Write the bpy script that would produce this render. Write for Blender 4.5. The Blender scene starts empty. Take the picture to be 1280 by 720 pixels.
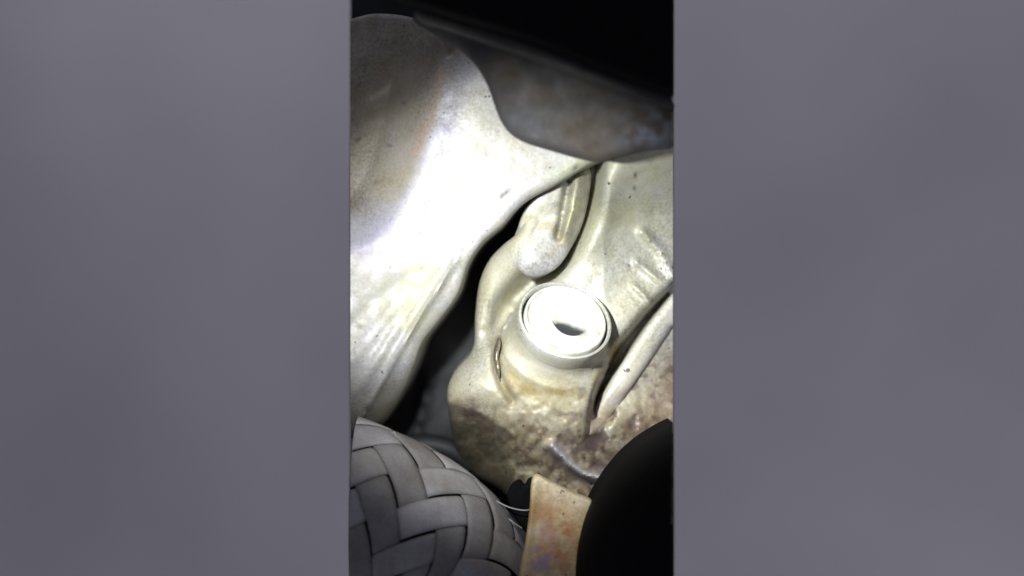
import bpy, bmesh, math, random
import numpy as np
from mathutils import Vector, Matrix
from mathutils.geometry import delaunay_2d_cdt

random.seed(4)
S = bpy.context.scene
COL = S.collection
# ------------------------------------------------------------------ camera
D = 0.80            # camera to the reference plane (y = 0), metres
K = 0.0004          # metres per photograph pixel on the reference plane
cam = bpy.data.cameras.new('camera')
co = bpy.data.objects.new('camera', cam); COL.objects.link(co)
co.location = (0, -D, 0); co.rotation_euler = (math.pi/2, 0, 0)
cam.sensor_width = 36; cam.lens = 36*D/(1280*K)
cam.clip_start = 0.02; cam.clip_end = 50
cam.dof.use_dof = True; cam.dof.focus_distance = D-0.018; cam.dof.aperture_fstop = 2.0
S.camera = co
# ------------------------------------------------------------------ world, lamps, exposure
w = bpy.data.worlds.new('World'); S.world = w; w.use_nodes = True
w.node_tree.nodes['Background'].inputs[0].default_value = (0.75, 0.78, 1.0, 1)
w.node_tree.nodes['Background'].inputs[1].default_value = 0.21

def aim(o, p):
    o.rotation_euler = (Vector(p)-o.location).to_track_quat('-Z', 'Y').to_euler()
torch = bpy.data.lights.new('torch_lamp', 'SPOT')
torch.energy = 6.9; torch.color = (0.96, 0.985, 1.0); torch.shadow_soft_size = 0.006
torch.spot_size = math.radians(62); torch.spot_blend = 1.0
to = bpy.data.objects.new('torch_lamp', torch); COL.objects.link(to)
to.location = (-0.043, -0.250, 0.046); aim(to, (0.004, -0.02, 0.000))
for i, (loc, tgt, e, sz) in enumerate([((-1.0, 2.2, 2.6), (-0.9, 4, 0.7), 24, 1.6), ((1.9, 2.2, -2.4), (1.3, 4, -0.3), 22, 1.6),
                                       ((-1.9, 2.0, -2.5), (-2.3, 4, -0.3), 10, 1.2), ((2.3, 2.0, 2.5), (2.1, 4, 0.3), 15, 1.2)]):
    l = bpy.data.lights.new('backdrop_fill', 'AREA'); l.energy = e; l.size = sz; l.color = (0.97, 0.95, 1.0)  # unseen lamps added only to brighten the backdrop
    o = bpy.data.objects.new('backdrop_fill', l); COL.objects.link(o); o.location = loc; aim(o, tgt)
S.view_settings.view_transform = 'Standard'; S.view_settings.look = 'None'
S.view_settings.exposure = 0; S.view_settings.gamma = 1
S.render.resolution_x = 1024; S.render.resolution_y = 576

# ------------------------------------------------------------------ helpers
def at(px, py, d):
    """photograph pixel + depth towards the camera (mm) -> metres"""
    y = -d/1000.0
    k = K*(D+y)/D
    return ((px-640)*k, y, (360-py)*k)

_r = np.random.RandomState(7)
_T = _r.rand(256, 256)
def vnoise(x, y):
    xi = np.floor(x).astype(int); yi = np.floor(y).astype(int)
    fx = x-xi; fy = y-yi; fx = fx*fx*(3-2*fx); fy = fy*fy*(3-2*fy)
    a = _T[xi % 256, yi % 256]; b = _T[(xi+1) % 256, yi % 256]
    c = _T[xi % 256, (yi+1) % 256]; d = _T[(xi+1) % 256, (yi+1) % 256]
    return (a*(1-fx)+b*fx)*(1-fy)+(c*(1-fx)+d*fx)*fy
def fbm(x, y, s, o=4):
    v = 0; a = 1; t = 0
    for i in range(o):
        v = v+a*vnoise(x/s+17.3*i, y/s+9.1*i); t += a; a *= .5; s /= 2.05
    return v/t
def sstep(a, b, x):
    t = np.clip((x-a)/(b-a), 0, 1); return t*t*(3-2*t)
def pdist(X, Y, pl, closed=False):
    """distance to a polyline and signed side (+ = right of travel on screen)"""
    best = np.full(X.shape, 1e9); sg = np.zeros(X.shape)
    n = len(pl)
    for i in range(n if closed else n-1):
        ax, ay = pl[i]; bx, by = pl[(i+1) % n]
        dx, dy = bx-ax, by-ay; L2 = dx*dx+dy*dy
        if L2 == 0: continue
        t = np.clip(((X-ax)*dx+(Y-ay)*dy)/L2, 0, 1)
        qx = X-(ax+t*dx); qy = Y-(ay+t*dy); d = np.hypot(qx, qy)
        m = d < best-1e-9
        best = np.where(m, d, best); sg = np.where(m, np.sign(dx*(Y-ay)-dy*(X-ax)), sg)
    return best, best*sg
def gline(X, Y, pl, wd):
    d, _ = pdist(X, Y, pl); return np.exp(-(d/wd)**2)
def gblob(X, Y, cx, cy, rx, ry, rot=0):
    c, s = math.cos(math.radians(rot)), math.sin(math.radians(rot))
    u = (X-cx)*c+(Y-cy)*s; v = -(X-cx)*s+(Y-cy)*c
    return np.exp(-(u/rx)**2-(v/ry)**2)
def smooth_curve(pts, n=8, closed=True):
    out = []; m = len(pts)
    for i in range(m if closed else m-1):
        if closed: p = [pts[(i+k-1) % m] for k in range(4)]
        else: p = [pts[min(max(i+k-1, 0), m-1)] for k in range(4)]
        for j in range(n):
            t = j/n
            out.append(tuple(.5*(2*p[1][k]+(p[2][k]-p[0][k])*t+(2*p[0][k]-5*p[1][k]+4*p[2][k]-p[3][k])*t*t
                       + (3*p[1][k]-p[0][k]-3*p[2][k]+p[3][k])*t**3) for k in range(2)))
    if not closed: out.append(tuple(pts[-1]))
    return out
XL, XR = 438, 841
def inside(X, Y, pl):
    c = np.zeros(X.shape, bool); n = len(pl)
    for i in range(n):
        ax, ay = pl[i]; bx, by = pl[(i+1) % n]
        if ay == by: continue
        k = ((ay > Y) != (by > Y)) & (X < (bx-ax)*(Y-ay)/(by-ay)+ax)
        c ^= k
    return c
def link(name, me, mat, parent=None):
    o = bpy.data.objects.new(name, me); COL.objects.link(o)
    if mat: me.materials.append(mat)
    if parent: o.parent = parent
    return o
def tag(o, label, cat, kind=None, group=None):
    o['label'] = label
    if cat: o['category'] = cat
    if kind: o['kind'] = kind
    if group: o['group'] = group
    return o
def thing(name, label, cat, loc=(0, 0, 0)):
    o = bpy.data.objects.new(name, None); COL.objects.link(o); o.location = loc; o.empty_display_size = .02
    return tag(o, label, cat)
def relief(name, outline, dfn, back, mat, step=4, rnd=8, parent=None, cfn=None, sharp=55):
    """closed cast solid: outline in photograph pixels, front depth from dfn, rounded rim, flat back"""
    pl = []
    n = len(outline)
    for i in range(n):
        ax, ay = outline[i]; bx, by = outline[(i+1) % n]
        L = math.hypot(bx-ax, by-ay); k = max(1, int(round(L/step)))
        for j in range(k): pl.append((ax+(bx-ax)*j/k, ay+(by-ay)*j/k))
    P = np.array(pl); nb = len(pl)
    xs = np.arange(P[:, 0].min(), P[:, 0].max(), step); ys = np.arange(P[:, 1].min(), P[:, 1].max(), step*.866)
    GX, GY = np.meshgrid(xs, ys); GX = GX+(np.arange(len(ys)) % 2)[:, None]*step*.5
    GX = GX.ravel(); GY = GY.ravel()
    m = inside(GX, GY, pl); GX, GY = GX[m], GY[m]
    dd, _ = pdist(GX, GY, outline, True); m = dd > max(step*.55, rnd*.9+step*.4); GX, GY = GX[m], GY[m]
    rings = []
    if rnd > 0:
        tg = np.roll(P, -1, 0)-np.roll(P, 1, 0); tg /= np.hypot(tg[:, 0], tg[:, 1])[:, None]+1e-9
        ar = .5*np.sum(P[:, 0]*np.roll(P[:, 1], -1)-np.roll(P[:, 0], -1)*P[:, 1])
        nn = np.stack([-tg[:, 1], tg[:, 0]], 1)*(1 if ar > 0 else -1)
        for fr in (.07, .22, .45, .72, 1.0):
            if fr*rnd < .5: continue
            Q = P+nn*fr*rnd
            dq, _ = pdist(Q[:, 0], Q[:, 1], outline, True)
            m = (dq > fr*rnd*.93) & inside(Q[:, 0], Q[:, 1], pl); rings.append(Q[m])
    allp = np.concatenate([P, np.stack([GX, GY], 1)]+rings)
    v2, e2, f2, ov, oe, of = delaunay_2d_cdt([Vector(p) for p in allp.tolist()], [(i, (i+1) % nb) for i in range(nb)], [], 1, 1e-5)
    V = np.array([tuple(v) for v in v2]); X, Y = V[:, 0], V[:, 1]
    # distance to those outline edges that are real rims, not section planes
    dist = np.full(X.shape, 1e9)
    for i in range(n):
        a, b = outline[i], outline[(i+1) % n]
        if a[0] == b[0] and a[0] in (XL, XR): continue
        d, _ = pdist(X, Y, [a, b]); dist = np.minimum(dist, d)
    dep = dfn(X, Y)
    if rnd > 0:
        t = np.clip(1-dist/rnd, 0, 1); dep = dep-rnd*.4*(1-np.sqrt(np.maximum(1-t*t, 0)))
    dep = np.maximum(dep, back+1)
    verts = [at(x, y, d) for x, y, d in zip(X, Y, dep)]
    faces = []
    for f in f2:
        a, b, c = f
        if (X[b]-X[a])*(Y[c]-Y[a])-(Y[b]-Y[a])*(X[c]-X[a]) > 0: f = (a, c, b)
        faces.append(tuple(f))
    cnt = {}
    for f in faces:
        for i in range(3):
            e = (f[i], f[(i+1) % 3]); cnt[e] = 1
    be = [e for e in cnt if (e[1], e[0]) not in cnt]
    nxt = dict(be); start = be[0][0]; loop = [start]
    while nxt[loop[-1]] != start and len(loop) < 100000: loop.append(nxt[loop[-1]])
    n0 = len(verts); bi = {}
    for i in loop:
        bi[i] = len(verts)
        x, _, z = verts[i]; verts.append((x, -back/1000.0, z))
    for i, a in enumerate(loop):
        b = loop[(i+1) % len(loop)]; faces.append((b, a, bi[a], bi[b]))
    faces.append(tuple(bi[i] for i in loop))
    me = bpy.data.meshes.new(name); me.from_pydata(verts, [], faces); me.validate()
    me.polygons.foreach_set('use_smooth', [True]*len(me.polygons)); me.update()
    me.set_sharp_from_angle(angle=math.radians(sharp))
    c = np.ones((len(verts), 4))
    if cfn is not None:
        base = cfn(X, Y); c[:n0, :3] = base
        for i in loop: c[bi[i], :3] = base[i]
    at_ = me.color_attributes.new('dirt_shade', 'FLOAT_COLOR', 'POINT'); at_.data.foreach_set('color', c.ravel())  # vertex colour: base tone, stains and some painted shade
    return link(name, me, mat, parent)
def rgb(X, c): return np.tile(np.array(c, float), (len(X), 1))
def mixc(a, b, f): return a+(np.array(b)-a)*np.clip(f, 0, 1)[:, None]

# ------------------------------------------------------------------ materials
def mat_new(name):
    m = bpy.data.materials.new(name); m.use_nodes = True
    nt = m.node_tree; return m, nt, nt.nodes['Principled BSDF']
def nd(nt, t, **kw):
    n = nt.nodes.new(t)
    for k, v in kw.items(): setattr(n, k, v)
    return n
def noise(nt, co_, scale, det=4, rough=.55):
    n = nd(nt, 'ShaderNodeTexNoise'); n.inputs['Scale'].default_value = scale
    n.inputs['Detail'].default_value = det; n.inputs['Roughness'].default_value = rough
    nt.links.new(co_, n.inputs['Vector']); return n.outputs['Fac']
def ramp(nt, f, stops):
    r = nd(nt, 'ShaderNodeValToRGB'); cr = r.color_ramp
    while len(cr.elements) < len(stops): cr.elements.new(.5)
    for e, (p, c) in zip(cr.elements, stops):
        e.position = p; e.color = (c if isinstance(c, tuple) else (c, c, c))+(1,)
    nt.links.new(f, r.inputs[0]); return r.outputs[0]
def mixn(nt, a, b, f, mode='MULTIPLY'):
    m = nd(nt, 'ShaderNodeMix', data_type='RGBA', blend_type=mode)
    for s, v in ((m.inputs[0], f), (m.inputs[6], a), (m.inputs[7], b)):
        if hasattr(v, 'is_linked'): nt.links.new(v, s)
        else: s.default_value = v if not isinstance(v, tuple) else v+(1,)
    return m.outputs[2]
def cast_metal(name, tint=(1, 1, 1), metallic=.06, rough=.55, grain=.16, specks=True, grainscale=700, cmin=.55):
    m, nt, b = mat_new(name)
    tc = nd(nt, 'ShaderNodeTexCoord').outputs['Object']
    vc = nd(nt, 'ShaderNodeVertexColor', layer_name='dirt_shade').outputs['Color']
    fine = noise(nt, tc, grainscale, 3, .7); mid = noise(nt, tc, 130, 5); big = noise(nt, tc, 38, 4)
    patch = ramp(nt, noise(nt, tc, 22, 3), [(.38, .25), (.62, 1.0)])
    c = mixn(nt, vc, ramp(nt, fine, [(.32, cmin), (.62, 1.0)]), patch)
    c = mixn(nt, c, ramp(nt, mid, [(.3, (.86, .83, .76)), (.6, (1., 1., 1.))]), 1.0)
    c = mixn(nt, c, ramp(nt, big, [(.35, (.93, .92, .80)), (.62, (.98, .98, 1.))]), 1.0)
    if specks:
        s = noise(nt, tc, 210, 2, .5)
        c = mixn(nt, c, ramp(nt, s, [(.255, (.12, .10, .09)), (.275, (1., 1., 1.))]), .85)
    c = mixn(nt, c, tint, 1.0)
    nt.links.new(c, b.inputs['Base Color'])
    b.inputs['Metallic'].default_value = metallic
    nt.links.new(ramp(nt, mid, [(.3, rough+.12), (.7, rough-.1)]), b.inputs['Roughness'])
    bp = nd(nt, 'ShaderNodeBump'); bp.inputs['Strength'].default_value = grain; bp.inputs['Distance'].default_value = .0006
    nt.links.new(fine, bp.inputs['Height'])
    bp2 = nd(nt, 'ShaderNodeBump'); bp2.inputs['Strength'].default_value = grain; bp2.inputs['Distance'].default_value = .0008
    nt.links.new(mid, bp2.inputs['Height']); nt.links.new(bp.outputs[0], bp2.inputs['Normal'])
    nt.links.new(bp2.outputs[0], b.inputs['Normal'])
    return m
def plain(name, c, rough=.5, metallic=0, var=.25, bump=.15, scale=250, spec=.5):
    m, nt, b = mat_new(name)
    tc = nd(nt, 'ShaderNodeTexCoord').outputs['Object']
    f = noise(nt, tc, scale, 5, .6); g = noise(nt, tc, scale/6, 3)
    cc = mixn(nt, c, ramp(nt, f, [(.3, 1-var), (.7, 1.0)]), 1.0)
    cc = mixn(nt, cc, ramp(nt, g, [(.3, 1-var), (.7, 1.0)]), 1.0)
    nt.links.new(cc, b.inputs['Base Color']); b.inputs['Roughness'].default_value = rough; b.inputs['Metallic'].default_value = metallic; b.inputs['Specular IOR Level'].default_value = spec
    bp = nd(nt, 'ShaderNodeBump'); bp.inputs['Strength'].default_value = bump; bp.inputs['Distance'].default_value = .001
    nt.links.new(f, bp.inputs['Height']); nt.links.new(bp.outputs[0], b.inputs['Normal'])
    return m
M_cast = cast_metal('cast_aluminium', metallic=.28, rough=.58, grain=.2)
M_block = cast_metal('cast_block', metallic=.22, rough=.5, grain=.24)
M_plug = cast_metal('plug_steel', metallic=.12, rough=.30, grain=.10, specks=False, cmin=.9)
M_plate = cast_metal('shield_steel', metallic=.0, rough=.8, grain=.2, specks=False, cmin=.75)
M_rust = cast_metal('rusty_strap', metallic=.1, rough=.6, grain=.4)
M_black = plain('black_rubber', (.004, .004, .0045), .8, 0, .3, .02, 250, .08)
M_dark = plain('gap_shade_metal', (.012, .0125, .014), .6, 0, .4, .3, 120, .3)  # near-black colour stands in for the shade deep in the gap
M_core = plain('dark_hose_core', (.012, .012, .012), .9, spec=.1)
M_brass = plain('brass_clip', (.62, .56, .40), .3, .8, .5, .4, 400)
M_fibre = plain('pale_fibre', (.35, .34, .33), .7)
def strip_mat():
    m, nt, b = mat_new('woven_strip')
    tc = nd(nt, 'ShaderNodeTexCoord').outputs['Object']
    vc = nd(nt, 'ShaderNodeVertexColor', layer_name='dirt_shade').outputs['Color']
    f = noise(nt, tc, 900, 3, .6); g = noise(nt, tc, 60, 4)
    c = mixn(nt, vc, ramp(nt, f, [(.3, .75), (.7, 1.0)]), 1.0)
    c = mixn(nt, c, ramp(nt, g, [(.3, (.7, .66, .6)), (.65, (1., 1., 1.))]), 1.0)
    nt.links.new(c, b.inputs['Base Color']); b.inputs['Roughness'].default_value = .62
    bp = nd(nt, 'ShaderNodeBump'); bp.inputs['Strength'].default_value = .2; bp.inputs['Distance'].default_value = .0006
    nt.links.new(f, bp.inputs['Height']); nt.links.new(bp.outputs[0], b.inputs['Normal'])
    return m
M_strip = strip_mat()

# ------------------------------------------------------------------ background
bm = bmesh.new(); nx, nz = 40, 30
gv = [[bm.verts.new((-4+8*i/nx, 4.0+.10*math.sin(i*.55+j*.2)+.08*math.sin(j*.5-i*.17), -3+6*j/nz)) for j in range(nz+1)] for i in range(nx+1)]
for i in range(nx):
    for j in range(nz): bm.faces.new((gv[i][j], gv[i+1][j], gv[i+1][j+1], gv[i][j+1]))
for f in bm.faces: f.smooth = True
me = bpy.data.meshes.new('background'); bm.to_mesh(me)
wall = link('background', me, plain('grey_backdrop', (.355, .345, .375), .9, 0, .12, .05, 2.0))
wall['kind'] = 'structure'

# ------------------------------------------------------------------ rear wall of the cavity, gap shade put into its dark colour
def d_rear(X, Y): return -62+6*fbm(X, Y, 60)+5*gline(X, Y, [(505, 440), (485, 540)], 10)+4*gline(X, Y, [(535, 470), (520, 545)], 6)
rear = relief('cavity_wall', [(XL, -40), (XR, -40), (XR, 770), (XL, 770)], d_rear, -75, M_dark, step=9, rnd=0)
rear['kind'] = 'structure'

# ------------------------------------------------------------------ left casing
RIDGE = smooth_curve([(566, 20), (560, 48), (551, 100), (534, 180), (508, 250), (472, 296), (425, 318)], 5, False)
STEP = smooth_curve([(425, 346), (470, 343), (510, 331), (548, 310), (600, 270)], 5, False)
FIN = [(572, 322), (530, 388), (498, 440), (462, 505)]
def d_casing(X, Y):
    d = np.full(X.shape, 36.0)
    _, s = pdist(X, Y, RIDGE)              # travelling down: right of travel = screen left
    left = np.log1p(np.exp(np.clip(s/4, -40, 40)))*4
    d -= .30*np.minimum(left, 60)+.08*np.maximum(0, left-60)
    d -= 7*gline(X, Y, [(575, 62), (505, 105), (425, 150)], 24)
    d += 4*gblob(X, Y, 470, 60, 60, 26, -20)
    d += 2.0*gblob(X, Y, 470, 215, 50, 40, -30)
    _, t = pdist(X, Y, STEP); low = sstep(-6, 34, t)*(1-sstep(545, 600, X))
    d += low*(-3.0+.10*np.maximum(0, 500-X)*.4)
    d += 2.6*gline(X, Y, FIN, 4.0)*sstep(300, 345, Y)
    _, u = pdist(X, Y, FIN); d -= low*.24*np.maximum(0, -u)     # falls away to the gap side
    d += 1.0*gline(X, Y, [(545, 330), (455, 480)], 8)*low
    d -= .05*np.maximum(0, X-600)
    d -= .0045*np.maximum(0, Y-440)**2
    d += low*(1.3*gline(X, Y, [(520, 350), (440, 450)], 9)-1.2*gline(X, Y, [(500, 345), (425, 425)], 12)+.9*gline(X, Y, [(495, 410), (445, 490)], 6))
    d += 3.2*gline(X, Y, smooth_curve([(430, 30), (470, 24), (515, 29), (548, 47), (556, 62)], 5, False), 7)
    d += .9*(fbm(X, Y, 45)-.5)+.5*(fbm(X, Y, 14)-.5)
    return d
def c_casing(X, Y):
    c = rgb(X, (.40, .396, .388))
    _, s = pdist(X, Y, RIDGE)
    c = mixc(c, (.31, .275, .215), sstep(-4, 16, s)*(1-sstep(220, 290, Y))*(.55+.6*fbm(X, Y, 50)))
    c = mixc(c, (.15, .125, .10), gline(X, Y, [(560, 65), (500, 105), (425, 140)], 24)*.75)  # shade of the hollow painted dark brown along the band
    c = mixc(c, (.42, .30, .20), gline(X, Y, [(553, 90), (538, 150), (520, 190)], 7)*.6)
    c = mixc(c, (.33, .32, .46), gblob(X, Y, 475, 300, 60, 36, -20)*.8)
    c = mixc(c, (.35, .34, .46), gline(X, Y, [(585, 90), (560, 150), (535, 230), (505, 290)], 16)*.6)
    c = mixc(c, (.20, .17, .13), gblob(X, Y, 436, 255, 26, 16)*.8)
    c = mixc(c, (.40, .40, .26), gblob(X, Y, 520, 360, 45, 28, -50)*.6)
    c = mixc(c, (.42, .45, .28), gblob(X, Y, 715, 215, 30, 16, -20)*.7)
    c = mixc(c, (.30, .28, .22), sstep(.60, .72, fbm(X, Y, 26, 5))*.5*sstep(440, 500, Y))
    c = mixc(c, (.28, .27, .22), sstep(455, 510, Y)*.8)  # fade into the dark below the beam painted into the colour
    for (a, b, ex, ey, r, al) in [(632, 241, 7, 2.5, -35, .9), (627, 246, 2, 4, 20, .8), (447, 175, 4, 2, -30, .9), (487, 182, 3, 2, 0, .8), (505, 128, 3, 2, -20, .7),
                                  (568, 142, 2, 3, 0, .6), (444, 440, 2.5, 5, 0, .6), (449, 408, 5, 3, 0, .5), (470, 228, 4, 2, -20, .5), (525, 292, 2, 2, 0, .6), (719, 209, 3, 5, 40, .8)]:
        c = mixc(c, (.07, .06, .06), gblob(X, Y, a, b, ex, ey, r)*al)
    return c
OUT_CASING = [(XL, 24)]+smooth_curve([(438.1, 24), (470, 17), (515, 22), (552, 40), (600, 62), (690, 105), (775, 160), (772, 186), (736, 206), (692, 232), (655, 253), (628, 281), (603, 303),
                                   (585, 330), (572, 368), (548, 402), (528, 428), (518, 455), (506, 486), (490, 515), (470, 538), (438.1, 548)], 6, False)+[(XL, 548)]
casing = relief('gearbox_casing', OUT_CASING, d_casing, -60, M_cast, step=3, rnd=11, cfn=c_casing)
tag(casing, 'pale cast aluminium gearbox casing with rounded ridge, in front of the dark gap', 'casing')

# ------------------------------------------------------------------ engine block with plug
block = thing('engine_block', 'stained cast metal engine block carrying a round pressed plug', 'engine block', at(700, 640, -40))
SLOT = smooth_curve([(852, 348), (840, 358), (812, 385), (785, 416), (768, 438), (754, 468), (744, 500), (736, 540)], 5, False)
GROOVE = smooth_curve([(748, 196), (735, 235), (722, 275), (700, 315), (668, 350), (635, 385), (622, 420)], 5, False)
def d_block(X, Y):
    d = np.full(X.shape, 2.0)
    d -= .13*np.maximum(0, X-755)*(1-sstep(430, 520, Y))
    d += 5*gline(X, Y, [(752, 230), (735, 300)], 22)
    d -= 22*gline(X, Y, GROOVE, 16)
    d += 14*gblob(X, Y, 652, 296, 26, 46, 12)
    for pl, h, wd in [([(803, 290), (824, 312), (841, 345)], 3.2, 6), ([(796, 328), (818, 345), (838, 362)], 2.6, 5), ([(792, 357), (806, 370), (816, 384)], 2.2, 4)]:
        d += h*gline(X, Y, pl, wd)
    _, s = pdist(X, Y, SLOT)                       # travelling down-left: screen right-below is negative
    ins = sstep(470, 440, Y)*0+1-sstep(500, 545, Y)
    d += 6*np.exp(-(np.maximum(0, s-6)/30)**2)*ins*sstep(-4, 8, s)
    d -= ins*(18*sstep(-2, 5, -s)*(1-sstep(20, 30, -s))+1*sstep(20, 30, -s))
    d += 34*(1-sstep(180, 300, Y+.25*(X-745)))*sstep(742, 762, X)
    pln = np.minimum(20+.4*(-43-.22*(X-707)+.604*(Y-399))/.766, 19+3*fbm(X, Y, 30))
    wq = np.exp(-(((X-694)/90)**2+((Y-480)/88)**2)**2)
    wq = wq*(1-sstep(-9, 3, -s)*ins)
    d += wq*np.maximum(0, pln-d)
    hit = np.full(X.shape, -60.0); dx = X-707; dy = Y-399      # the round boss, turned about its tilted axis
    for tt in np.linspace(-110, 45, 260):
        h = .22*dx-.604*dy+.766*tt; r2 = dx*dx+dy*dy+tt*tt-h*h
        Rr = 59.0+5*np.exp(-np.maximum(h+44, -8)/10.0)
        hit = np.where((h <= -17) & (r2 <= Rr*Rr), 20+.4*tt, hit)
    df = np.abs(d-hit); d = np.maximum(d, hit)+np.maximum(9-df, 0)**2/36
    d -= 8*gline(X, Y, [(700, 318), (672, 347), (646, 374)], 11)
    d -= 7*gline(X, Y, smooth_curve([(641, 392), (626, 422), (619, 448), (627, 478), (641, 502)], 5, False), 5)
    d += 9*gblob(X, Y, 592, 485, 36, 34, 0)
    d -= .22*np.maximum(0, 612-X)*sstep(500, 430, Y)
    # face that drops away under the boss on the left
    _, t = pdist(X, Y, [(540, 497), (600, 515), (645, 545), (665, 610)])
    d -= .50*np.maximum(0, t)
    pit = sstep(470, 540, Y)
    d += pit*(2.2*(fbm(X, Y, 30)-.5)+.8*(fbm(X+90, Y, 11)-.5))
    cell = fbm(X+300, Y+50, 13, 2); d -= .9*pit*sstep(.60, .68, cell)
    d -= .10*np.maximum(0, Y-560)
    d += 9*gline(X, Y, smooth_curve([(690, 558), (712, 580), (735, 594), (765, 600)], 5, False), 6)
    d += 1.0*(fbm(X, Y, 40)-.5)+.6*(fbm(X, Y, 12)-.5)
    return d
def c_block(X, Y):
    c = rgb(X, (.53, .52, .44))
    c = mixc(c, (.36, .37, .29), gblob(X, Y, 785, 270, 60, 80, 15)*.7*(.5+fbm(X, Y, 30)))
    c = mixc(c, (.58, .58, .56), gline(X, Y, [(825, 305), (838, 340)], 10)*.6)  # bright streak of light painted paler on the ridge
    c = mixc(c, (.30, .28, .20), gline(X, Y, [(770, 270), (745, 330)], 10)*.35)
    ins_c = 1.0
    low = sstep(455, 560, Y)
    n = fbm(X, Y, 24, 5)
    c = mixc(c, (.33, .26, .165), low*(.4+.7*n))
    c = mixc(c, (.10, .065, .045), low*sstep(.52, .66, fbm(X+210, Y+77, 9, 4))*.75)
    c = mixc(c, (.50, .47, .42), low*sstep(.60, .70, fbm(X+10, Y+177, 12, 4))*.7)
    c = mixc(c, (.15, .105, .085), low*sstep(.5, .66, fbm(X+50, Y+20, 22, 4))*.8)
    c = mixc(c, (.48, .43, .25), gblob(X, Y, 680, 490, 60, 26, 10)*.7)
    c = mixc(c, (.50, .47, .28), gblob(X, Y, 603, 380, 12, 40)*.5)
    rr = np.hypot((X-694)/74, (Y-432)/62); c = mixc(c, (.34, .26, .10), np.exp(-((rr-1)/.14)**2)*sstep(400, 440, Y)*sstep(.35, .65, fbm(X+7, Y, 18, 5))*.8)
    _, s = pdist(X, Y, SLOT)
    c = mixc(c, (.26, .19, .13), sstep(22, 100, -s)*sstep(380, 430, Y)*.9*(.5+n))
    cell = fbm(X+300, Y+50, 13, 2); c = mixc(c, (.16, .12, .12), sstep(.61, .67, cell)*sstep(420, 480, Y)*sstep(690, 760, X+.3*(Y-500))*.8)
    
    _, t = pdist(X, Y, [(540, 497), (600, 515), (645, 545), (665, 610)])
    c = mixc(c, (.10, .09, .06), sstep(2, 26, t)*.85)  # shade of the downturned face painted dark
    c = mixc(c, (.20, .17, .11), gblob(X, Y, 640, 540, 26, 22)*.7)
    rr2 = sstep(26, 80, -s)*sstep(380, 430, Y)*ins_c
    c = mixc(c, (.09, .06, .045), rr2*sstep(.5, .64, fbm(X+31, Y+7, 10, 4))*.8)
    c = mixc(c, (.66, .64, .70), gline(X, Y, smooth_curve([(692, 560), (712, 580), (735, 594), (758, 600)], 5, False), 6)*.9)  # glint on the ledge painted as a pale line
    for (a, b, ex, ey) in [(794, 219, 2, 4), (786, 332, 2, 2), (793, 235, 2, 3), (813, 302, 2, 2)]:
        c = mixc(c, (.05, .05, .05), gblob(X, Y, a, b, ex, ey)*.9)
    return c
OUT_BLOCK = smooth_curve([(838, 140), (760, 168), (705, 214), (672, 243), (660, 262), (650, 288), (629, 306), (611, 326), (599, 355), (594, 395), (591, 436), (568, 465), (559, 490),
                          (562, 525), (573, 568), (590, 592), (625, 612), (655, 640), (700, 655), (838, 655)], 6, False)
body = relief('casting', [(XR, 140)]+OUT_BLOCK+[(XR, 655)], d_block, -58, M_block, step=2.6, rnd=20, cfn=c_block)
body.parent = block; body.matrix_parent_inverse = block.matrix_world.inverted()
def child(o, p=None):
    p = p or block
    o.parent = p; o.matrix_parent_inverse = Matrix.Translation(-p.location) if p is block else Matrix.Identity(4)
    return o
child(body)
# straight rib right of the plug
def d_rib(X, Y): return np.maximum(d_block(X, Y)+3.5-3*sstep(500, 540, Y), 5.5-.13*np.maximum(0, X-755)*(1-sstep(430, 520, Y))-3*sstep(480, 540, Y))+.8*(fbm(X, Y, 14)-.5)
rib = relief('rib', [(XR, 367), (XR, 409)]+smooth_curve([(840.9, 409), (815, 448), (786, 490), (756, 532), (740, 550), (731, 540), (744, 508), (765, 473), (788, 438), (812, 403), (840.9, 367)], 5, False), d_rib, -25, M_block, 2.5, 11,
             cfn=lambda X, Y: mixc(rgb(X, (.68, .66, .60)), (.40, .33, .25), sstep(455, 530, Y)*(.3+fbm(X, Y, 14))))
child(rib)
# raised lug and its post
def d_lug(X, Y):
    _, q = pdist(X, Y, [(668, 240), (660, 285), (668, 350)])      # front arris, + = screen left
    d = 18.5-.20*np.maximum(0, q)-.22*np.maximum(0, -q-4)
    d = np.minimum(d, 8+.36*np.abs(Y-281+.35*(X-660)))           # waist between knob and shoulder
    d = np.minimum(d, 13+.30*np.maximum(0, 346-Y))
    d -= 8*gline(X, Y, [(711, 226), (704, 265), (698, 296)], 4.5)
    d += 3*gline(X, Y, [(724, 222), (718, 260), (706, 296)], 8)
    return d+1.0*(fbm(X, Y, 20)-.5)+.5*(fbm(X, Y, 8)-.5)
def c_lug(X, Y):
    c = rgb(X, (.60, .60, .57))
    c = mixc(c, (.27, .26, .15), gline(X, Y, [(724, 222), (718, 260), (706, 296)], 10)*.9)
    c = mixc(c, (.40, .33, .18), gline(X, Y, [(655, 272), (690, 284), (704, 300), (690, 318)], 6)*.6*(.4+fbm(X, Y, 9)))
    return mixc(c, (.30, .29, .27), sstep(.55, .7, fbm(X+40, Y, 16))*.5)
lug = relief('lug', smooth_curve([(655, 263), (671, 245), (700, 221), (724, 208), (738, 214), (736, 246), (728, 280), (715, 308), (697, 334), (671, 347), (650, 338), (641, 308), (648, 282)], 6), d_lug, -20, M_block, 2.5, 15, cfn=c_lug)
child(lug)

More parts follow.
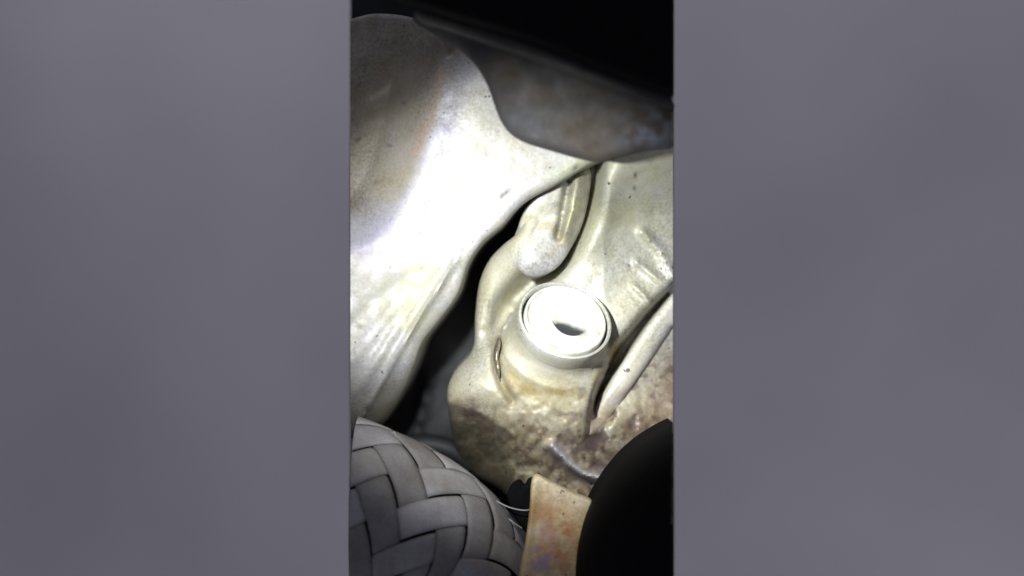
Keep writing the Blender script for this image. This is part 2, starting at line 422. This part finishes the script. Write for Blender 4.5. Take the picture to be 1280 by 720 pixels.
# boss + plug: turned shapes on a tilted axis
TILT = math.radians(40); PHI = math.radians(20)
nrm = Vector((math.sin(TILT)*math.sin(PHI), -math.cos(TILT), math.sin(TILT)*math.cos(PHI)))
ux = Vector((math.cos(PHI), 0, -math.sin(PHI))); uy = nrm.cross(ux).normalized()
CAPC = Vector(at(707, 399, 20)); PX = K*(D-.02)/D
def turned(name, prof, mat, seg=72, parent=None, col=None, mod=None):
    verts, faces, cols = [], [], []
    for k, (r, h) in enumerate(prof):
        for i in range(seg):
            a = 2*math.pi*i/seg
            x, y = r*math.cos(a), r*math.sin(a)
            hh = h+(mod(x, y, k, a) if mod else 0)
            verts.append(CAPC+(ux*x+uy*y+nrm*hh)*PX); cols.append((col(x, y, k) if col else (.6, .6, .58)))
    for k in range(len(prof)-1):
        for i in range(seg):
            j = (i+1) % seg; faces.append((k*seg+i, k*seg+j, (k+1)*seg+j, (k+1)*seg+i))
    if prof[-1][0] < 1.0: faces.append(tuple(range((len(prof)-1)*seg, len(prof)*seg)))
    me = bpy.data.meshes.new(name); me.from_pydata([tuple(v) for v in verts], [], faces)
    me.polygons.foreach_set('use_smooth', [True]*len(me.polygons)); me.update(); me.set_sharp_from_angle(angle=math.radians(50))
    a_ = me.color_attributes.new('dirt_shade', 'FLOAT_COLOR', 'POINT'); a_.data.foreach_set('color', np.array([tuple(c)+(1,) for c in cols]).ravel())
    return link(name, me, mat, parent)
def boss_col(x, y, k):
    n = vnoise(np.array([x/14+40]), np.array([y/14+k*.7]))[0]
    a = np.array((.56, .57, .52)); b = np.array((.42, .36, .19))
    f = max(0, min(1, (k-5)/6))*.75*(.4+n)
    return tuple(a+(b-a)*min(1, f))
boss = turned('boss_rim', [(52, -16), (55.3, -15), (55.8, -1), (57.4, 0.4), (59.5, -.6), (60.2, -4), (60.2, -9), (59.9, -18), (59, -26)], M_block, col=boss_col,
              mod=lambda x, y, k, a: (1.6*math.sin(3*a+.5*k)+1.2*math.sin(5*a+1)) * 0)
child(boss)
# plug disc as a polar grid with a half-moon dent
def dent(x, y):
    # x right, y up in the plug's own plane (pixels)
    X, Yy = x-7, y+2
    yb = -17+.024*X*X                      # lower arc
    yt = 6-.004*(X-2)**2+.12*X             # upper lip
    if abs(X) > 30: return 0
    e1 = min(1, max(0, (yt-Yy)/9.0)); e2 = min(1, max(0, (Yy-yb)/5.0))
    return -5.0*e1*e2*max(0, 1-(abs(X)/30)**3)
R_ = [54.2, 54, 53.4, 52.4]
verts, faces, cols = [], [], []
seg = 96; rings = [(52.3, -13.0), (52.3, -.8), (51.6, .8), (50.6, 1.3), (49.6, .9), (48.2, -1.2)]+[(r, -4.2+.9*max(0, (r-42)/5)) for r in np.linspace(47.2, .6, 60)]
for k, (r, h) in enumerate(rings):
    for i in range(seg):
        a = 2*math.pi*i/seg; x, y = r*math.cos(a), r*math.sin(a)
        hh = h+(dent(x, y)+-1.2*(1-(r/49)**2)+.25*math.sin(2*a+1)*(r/49) if k > 5 else 0)
        verts.append(tuple(CAPC+(ux*x+uy*y+nrm*hh)*PX))
        n = float(vnoise(np.array([x/9+70]), np.array([y/9+33]))[0])
        g = .74-.12*max(0, n-.55)*2
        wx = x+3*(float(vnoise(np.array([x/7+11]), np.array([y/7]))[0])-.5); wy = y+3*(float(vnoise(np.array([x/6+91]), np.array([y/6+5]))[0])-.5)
        dk = min(1, max(0, -dent(wx, wy)/3.6)); dk *= .98  # dark shading of the dent painted into the face colour
        n2 = float(vnoise(np.array([x/3.1+7]), np.array([y/3.1+3]))[0])
        st = .75*max(0, min(1, (x-8)/26))*max(0, 1-abs(y+4)/34)*(.25+.75*n2)*n
        if 44 < r < 51: st = max(st, .35*max(0, n-.3)*(.4+.6*(y < 0)))
        st *= (1-dk)
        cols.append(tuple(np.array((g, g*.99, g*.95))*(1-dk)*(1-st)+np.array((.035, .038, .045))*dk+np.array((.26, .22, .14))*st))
for k in range(len(rings)-1):
    for i in range(seg):
        j = (i+1) % seg; faces.append((k*seg+i, k*seg+j, (k+1)*seg+j, (k+1)*seg+i))
faces.append(tuple(range((len(rings)-1)*seg, len(rings)*seg)))
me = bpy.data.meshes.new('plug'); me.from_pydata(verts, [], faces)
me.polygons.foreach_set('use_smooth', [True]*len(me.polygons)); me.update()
a_ = me.color_attributes.new('dirt_shade', 'FLOAT_COLOR', 'POINT'); a_.data.foreach_set('color', np.array([c+(1,) for c in cols]).ravel())
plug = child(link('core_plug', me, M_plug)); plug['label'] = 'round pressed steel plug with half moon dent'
# dark sealing ring in the joint round the plug
ring = child(turned('seal_ring', [(52.0, -14), (52.0, -10.0), (54.0, -9.2), (55.9, -10.0), (56.0, -14)], plain('dark_seal', (.03, .03, .03), .6)))
# brass sliver left of the boss
def d_clip(X, Y): return d_block(X, Y)*.3+12.0+2.5*gline(X, Y, [(622, 424), (620, 450), (625, 474)], 3.5)
clip = child(relief('clip', smooth_curve([(623, 420), (626, 431), (623, 446), (625, 460), (624, 474), (619, 462), (616, 447), (619, 430)], 5), d_clip, -10, M_brass, 2, 4, cfn=lambda X, Y: rgb(X, (.7, .6, .35))))

# ------------------------------------------------------------------ dark pipe down in the gap
def tube(name, pts, rads, mat, parent=None, seg=20):
    verts, faces = [], []
    P = [Vector(p) for p in pts]
    for i, p in enumerate(P):
        t = (P[min(i+1, len(P)-1)]-P[max(i-1, 0)]).normalized()
        s = t.cross(Vector((0, 1, 0)))
        if s.length < 1e-4: s = Vector((1, 0, 0))
        s.normalize(); u = s.cross(t)
        for j in range(seg):
            a = 2*math.pi*j/seg; verts.append(tuple(p+(s*math.cos(a)+u*math.sin(a))*rads[i]))
    for i in range(len(P)-1):
        for j in range(seg):
            k = (j+1) % seg; faces.append((i*seg+j, i*seg+k, (i+1)*seg+k, (i+1)*seg+j))
    faces.append(tuple(range(seg-1, -1, -1))); faces.append(tuple(range((len(P)-1)*seg, len(P)*seg)))
    me = bpy.data.meshes.new(name); me.from_pydata(verts, [], faces)
    me.polygons.foreach_set('use_smooth', [True]*len(me.polygons)); me.update(); me.set_sharp_from_angle(angle=math.radians(50))
    return link(name, me, mat, parent)
def sm3(pts, n=6):
    a = smooth_curve([(p[0], p[1]) for p in pts], n, False); b = smooth_curve([(p[2], 0) for p in pts], n, False)
    return [at(x, y, z[0]) for (x, y), z in zip(a, b)]
pp = sm3([(500, 560, -42), (530, 556, -40), (560, 562, -40), (590, 580, -42)])
pipe = tag(tube('drain_pipe', pp, [.006]*len(pp), M_dark), 'dark pipe deep in the gap above the woven hose', 'pipe')

# ------------------------------------------------------------------ shield plate
def d_plate(X, Y):
    _, s = pdist(X, Y, [(530, 18), (700, 78), (850, 140)])
    return 76-.08*s+4*np.exp(-(np.maximum(0, s)/9)**2)+1.2*(fbm(X, Y, 40)-.5)+3*gblob(X, Y, 800, 160, 40, 24)
def c_plate(X, Y):
    c = rgb(X, (.028, .026, .025)); n = fbm(X, Y, 40)
    c = mixc(c, (.040, .031, .021), sstep(.4, .65, n)*.8)
    c = mixc(c, (.14, .16, .22), gblob(X, Y, 812, 160, 34, 22, -20)*.8*sstep(.35, .6, fbm(X+9, Y, 16)))
    c = mixc(c, (.035, .036, .045), gblob(X, Y, 650, 150, 40, 20)*.5)
    return c
shield = thing('shield_plate', 'dark grey lobed shield plate overlapping the casing and the block', 'plate', at(700, 100, 20))
pl_ = relief('plate', [(XR, 130)]+[(XR, 184)]+smooth_curve([(840.9, 184), (812, 187), (782, 194), (752, 202), (722, 197), (690, 188), (660, 179), (640, 168), (627, 152), (618, 130), (608, 102), (592, 76), (566, 52), (535, 34), (515, 22)], 6, False)
             + [(530, 16), (700, 77), (835, 128)], d_plate, 58, M_plate, 4, 12, cfn=c_plate)
pl_.parent = shield; pl_.matrix_parent_inverse = Matrix.Translation(-shield.location)
rim = relief('rim_strip', smooth_curve([(522, 14), (570, 26), (620, 45), (680, 66), (740, 90), (800, 112), (838, 127), (838, 135), (795, 120), (735, 98), (675, 76), (615, 55), (565, 37), (525, 24)], 5), lambda X, Y: 86+0*X, 74, M_plate, 3, 5,
             cfn=lambda X, Y: mixc(rgb(X, (.085, .08, .072)), (.04, .04, .036), sstep(690, 790, X)*.8))
rim.parent = shield; rim.matrix_parent_inverse = Matrix.Translation(-shield.location)

# ------------------------------------------------------------------ black housing along the top
def d_top(X, Y): return 105-.06*np.maximum(0, Y)+3*(fbm(X, Y, 70)-.5)
top = relief('rubber_cover', [(XR, -50), (XR, 119)]+smooth_curve([(840.9, 119), (800, 104), (740, 80), (680, 56), (620, 36), (560, 18), (520, 4), (480, -12), (445, -50)], 6, False), d_top, 84, M_black, 6, 16)
tag(top, 'black out of focus rubber cover above the shield plate', 'cover')

# ------------------------------------------------------------------ woven hose
hose = thing('woven_hose', 'thick hose wrapped in grey woven strips below the casing', 'hose', at(470, 730, 10))
SIL = smooth_curve([(340, 500), (395, 510), (438, 527), (490, 548), (540, 572), (590, 606), (628, 644), (652, 690), (660, 740), (655, 800)], 12, False)
SP = np.array(SIL); seglen = np.hypot(*np.diff(SP, axis=0).T); SA = np.concatenate([[0], np.cumsum(seglen)])
RH = 118.0; DH = 6.0
T = np.gradient(SP, axis=0); T /= np.hypot(T[:, 0], T[:, 1])[:, None]
# smooth tangents
for _ in range(14): T[1:-1] = (T[:-2]+2*T[1:-1]+T[2:])/4
T /= np.hypot(T[:, 0], T[:, 1])[:, None]
def hose_pt(s, phi, off=0):
    x = np.interp(s, SA, SP[:, 0]); y = np.interp(s, SA, SP[:, 1])
    tx = np.interp(s, SA, T[:, 0]); ty = np.interp(s, SA, T[:, 1]); L = math.hypot(tx, ty); tx /= L; ty /= L
    nx_, ny_ = -ty, tx                          # inward (down-left)
    ax, ay = x+nx_*RH, y+ny_*RH
    r = RH+off
    px, py = ax-nx_*r*math.cos(phi), ay-ny_*r*math.cos(phi)
    return px, py, DH+r*math.sin(phi)*.4
S0 = float(np.interp(438, SP[:, 0], SA)); S1 = SA[-1]
XCUT = (XL-640)*K*(D-.046)/D
def square_cut(me):                             # the hose is cut off square at the left
    b = bmesh.new(); b.from_mesh(me)
    r = bmesh.ops.bisect_plane(b, geom=b.verts[:]+b.edges[:]+b.faces[:], dist=1e-6, plane_co=(XCUT, 0, 0), plane_no=(-1, 0, 0), clear_outer=True)
    n = len(b.faces)
    if n: b.to_mesh(me)
    b.free(); me.update(); return n
def hose_world(s, phi, off=0):
    px, py, d = hose_pt(s, phi, off)
    # one scale for the whole hose (depth of its middle), so it stays a true round tube
    y = -d/1000.0; k = K*(D-DH/1000.0-.020)/D
    return ((px-640)*k, y, (360-py)*k)
verts, faces = [], []; ns, nf = 60, 48
for i in range(ns+1):
    for j in range(nf):
        verts.append(hose_world(S1*i/ns, 2*math.pi*j/nf, -5))
for i in range(ns):
    for j in range(nf):
        k = (j+1) % nf; faces.append((i*nf+j, (i+1)*nf+j, (i+1)*nf+k, i*nf+k))
faces.append(tuple(range(nf))); faces.append(tuple(range(ns*nf+nf-1, ns*nf-1, -1)))
me = bpy.data.meshes.new('core'); me.from_pydata(verts, [], faces); me.polygons.foreach_set('use_smooth', [True]*len(me.polygons)); me.update(); square_cut(me)
HINV = Matrix.Translation(-hose.location)
core = link('core', me, M_core); core.parent = hose; core.matrix_parent_inverse = HINV
W = 65.0                                       # helical pitch of one strip
OFF = (12.0, 8.0)
def ab2(a, b):                                 # helical coordinates -> along, around
    return (a+b)/2, (a-b)/2/RH
rs = random.Random(11); HFAM = 1
def strip(fam, i, j0):
    na, nb = 16, 6; vs, fs, cs = [], [], []
    L = 2*W; tone = rs.uniform(.82, 1.1); gap = (.022+.03*rs.random())*W
    ok = False
    tilt = rs.uniform(-1.2, 1.2)
    for p in range(na+1):
        u = p/na
        for q in range(nb+1):
            v = q/nb
            lo = j0*W-.20*W+u*(L+.40*W)
            cr = i*W+gap+v*(W-2*gap)+tilt*(u-.5)*2
            a, b = (lo+OFF[0], cr+OFF[1]) if fam == 0 else (cr+OFF[0], lo+OFF[1])
            s, phi = ab2(a, b)
            if s < 2 or s > S1-2: return
            e = abs(2*u-1); h = 2.6+1.4*(1-e**4)-7.0*max(0, e-.80)/.20*.9
            h -= 1.0*abs(2*v-1)**8
            px, py, d = hose_pt(s, phi, h)
            if px > XL: ok = True
            vs.append(hose_world(s, phi, h)); n = .95+.1*rs.random()
            f = tone*n
            base = (.32, .305, .31) if fam == HFAM else (.23, .217, .215)
            cs.append((base[0]*f, base[1]*f, base[2]*f, 1))
    if not ok: return
    phis = ab2((j0+1)*W+OFF[0], i*W+OFF[1])[1] if fam == 0 else ab2(i*W+OFF[0], (j0+1)*W+OFF[1])[1]
    if phis < -.7 or phis > 2.9: return
    for p in range(na):
        for q in range(nb):
            A = p*(nb+1)+q; f = (A, A+1, A+nb+2, A+nb+1)
            fs.append(f if fam == 1 else f[::-1])
    me = bpy.data.meshes.new('strip'); me.from_pydata(vs, [], fs); me.polygons.foreach_set('use_smooth', [True]*len(me.polygons)); me.update()
    c = me.color_attributes.new('dirt_shade', 'FLOAT_COLOR', 'POINT'); c.data.foreach_set('color', np.array(cs).ravel())
    if not square_cut(me): return
    o = link('strip', me, M_strip); o.parent = hose; o.matrix_parent_inverse = HINV
    m = o.modifiers.new('thickness', 'SOLIDIFY'); m.thickness = .0009; m.offset = -1
for i in range(-14, 24):
    for j in range(-14, 24):
        if (i+j) % 4 == 0: strip(0, i, j)       # family along a, over cells j, j+1 (a) at row i (b)
        if (i+j) % 4 == 2: strip(1, j, i) if False else None
# family b passes over wherever family a passes under
for ia in range(-14, 24):
    for jb in range(-14, 24):
        # cell (ia, jb) belongs to family a when (jb+ia) % 4 in (0, 1)
        if (ia+jb) % 4 == 2: strip(1, ia, jb)
# loose fibres at the hose edge
for k, pts in enumerate([[(618, 625, 12), (636, 634, 16), (655, 638, 18), (666, 636, 14)], [(625, 640, 12), (640, 652, 16), (652, 660, 14)], [(488, 546, 10), (492, 540, 12), (495, 545, 12)]]):
    p = sm3(pts, 5); o = tube('fibre', p, [.00035]*len(p), M_fibre, seg=6); o.parent = hose; o.matrix_parent_inverse = HINV

# ------------------------------------------------------------------ rusty strap
def d_strap(X, Y): return 40+.02*(Y-600)+1.2*(fbm(X, Y, 30)-.5)+.8*gline(X, Y, [(669, 600), (655, 720)], 5)
def c_strap(X, Y):
    c = rgb(X, (.62, .46, .25)); n = fbm(X, Y, 22)
    c = mixc(c, (.42, .22, .09), sstep(.46, .62, n)*.7)
    c = mixc(c, (.55, .45, .42), gblob(X, Y, 682, 668, 18, 14)*1.3*sstep(.3, .65, fbm(X+5, Y, 9)))
    c = mixc(c, (.36, .27, .36), gblob(X, Y, 676, 702, 20, 18)*1.3*sstep(.35, .65, fbm(X+55, Y, 8)))
    c = mixc(c, (.55, .24, .10), gblob(X, Y, 702, 672, 14, 36)*1.3*sstep(.35, .65, fbm(X+85, Y, 9)))
    c = mixc(c, (.66, .56, .38), 1-sstep(600, 640, Y-.3*(X-668)))
    return c
strap = relief('bracket_strap', smooth_curve([(667, 596), (690, 604), (718, 617), (744, 630), (748, 660), (740, 700), (738, 790), (644, 790), (649, 720), (657, 680), (662, 640)], 5), d_strap, 32, M_rust, 3, 4, cfn=c_strap)
tag(strap, 'rusty tan metal strap standing between the woven hose and black rubber', 'bracket')

# ------------------------------------------------------------------ black rubber boot
def d_boot(X, Y):
    r = np.hypot(X-905, (Y-705))/190.0
    return 40+75*np.sqrt(np.maximum(0, 1-r*r))
boot = relief('rubber_boot', [(XR, 528)]+[(XR, 800)]+smooth_curve([(840.9, 800), (735, 800), (721, 740), (722, 695), (735, 645), (760, 600), (795, 560), (840.9, 528)], 8, False), d_boot, 15, M_black, 5, 26)
tag(boot, 'round black out of focus rubber boot beside the rusty strap', 'boot')
# black sheet standing in for the shaded hole next to the strap
def d_shade_patch(X, Y): return 12+1.5*(fbm(X, Y, 10)-.5)
shade_patch = relief('dark_hole_patch', smooth_curve([(640, 606), (650, 600), (656, 606), (662, 598), (674, 602), (676, 640), (668, 670), (652, 660), (640, 640), (634, 620)], 4), d_shade_patch, 6, M_black, 3, 4)
tag(shade_patch, 'small black sheet standing in for the dark hole behind the rusty strap', 'hole_patch')
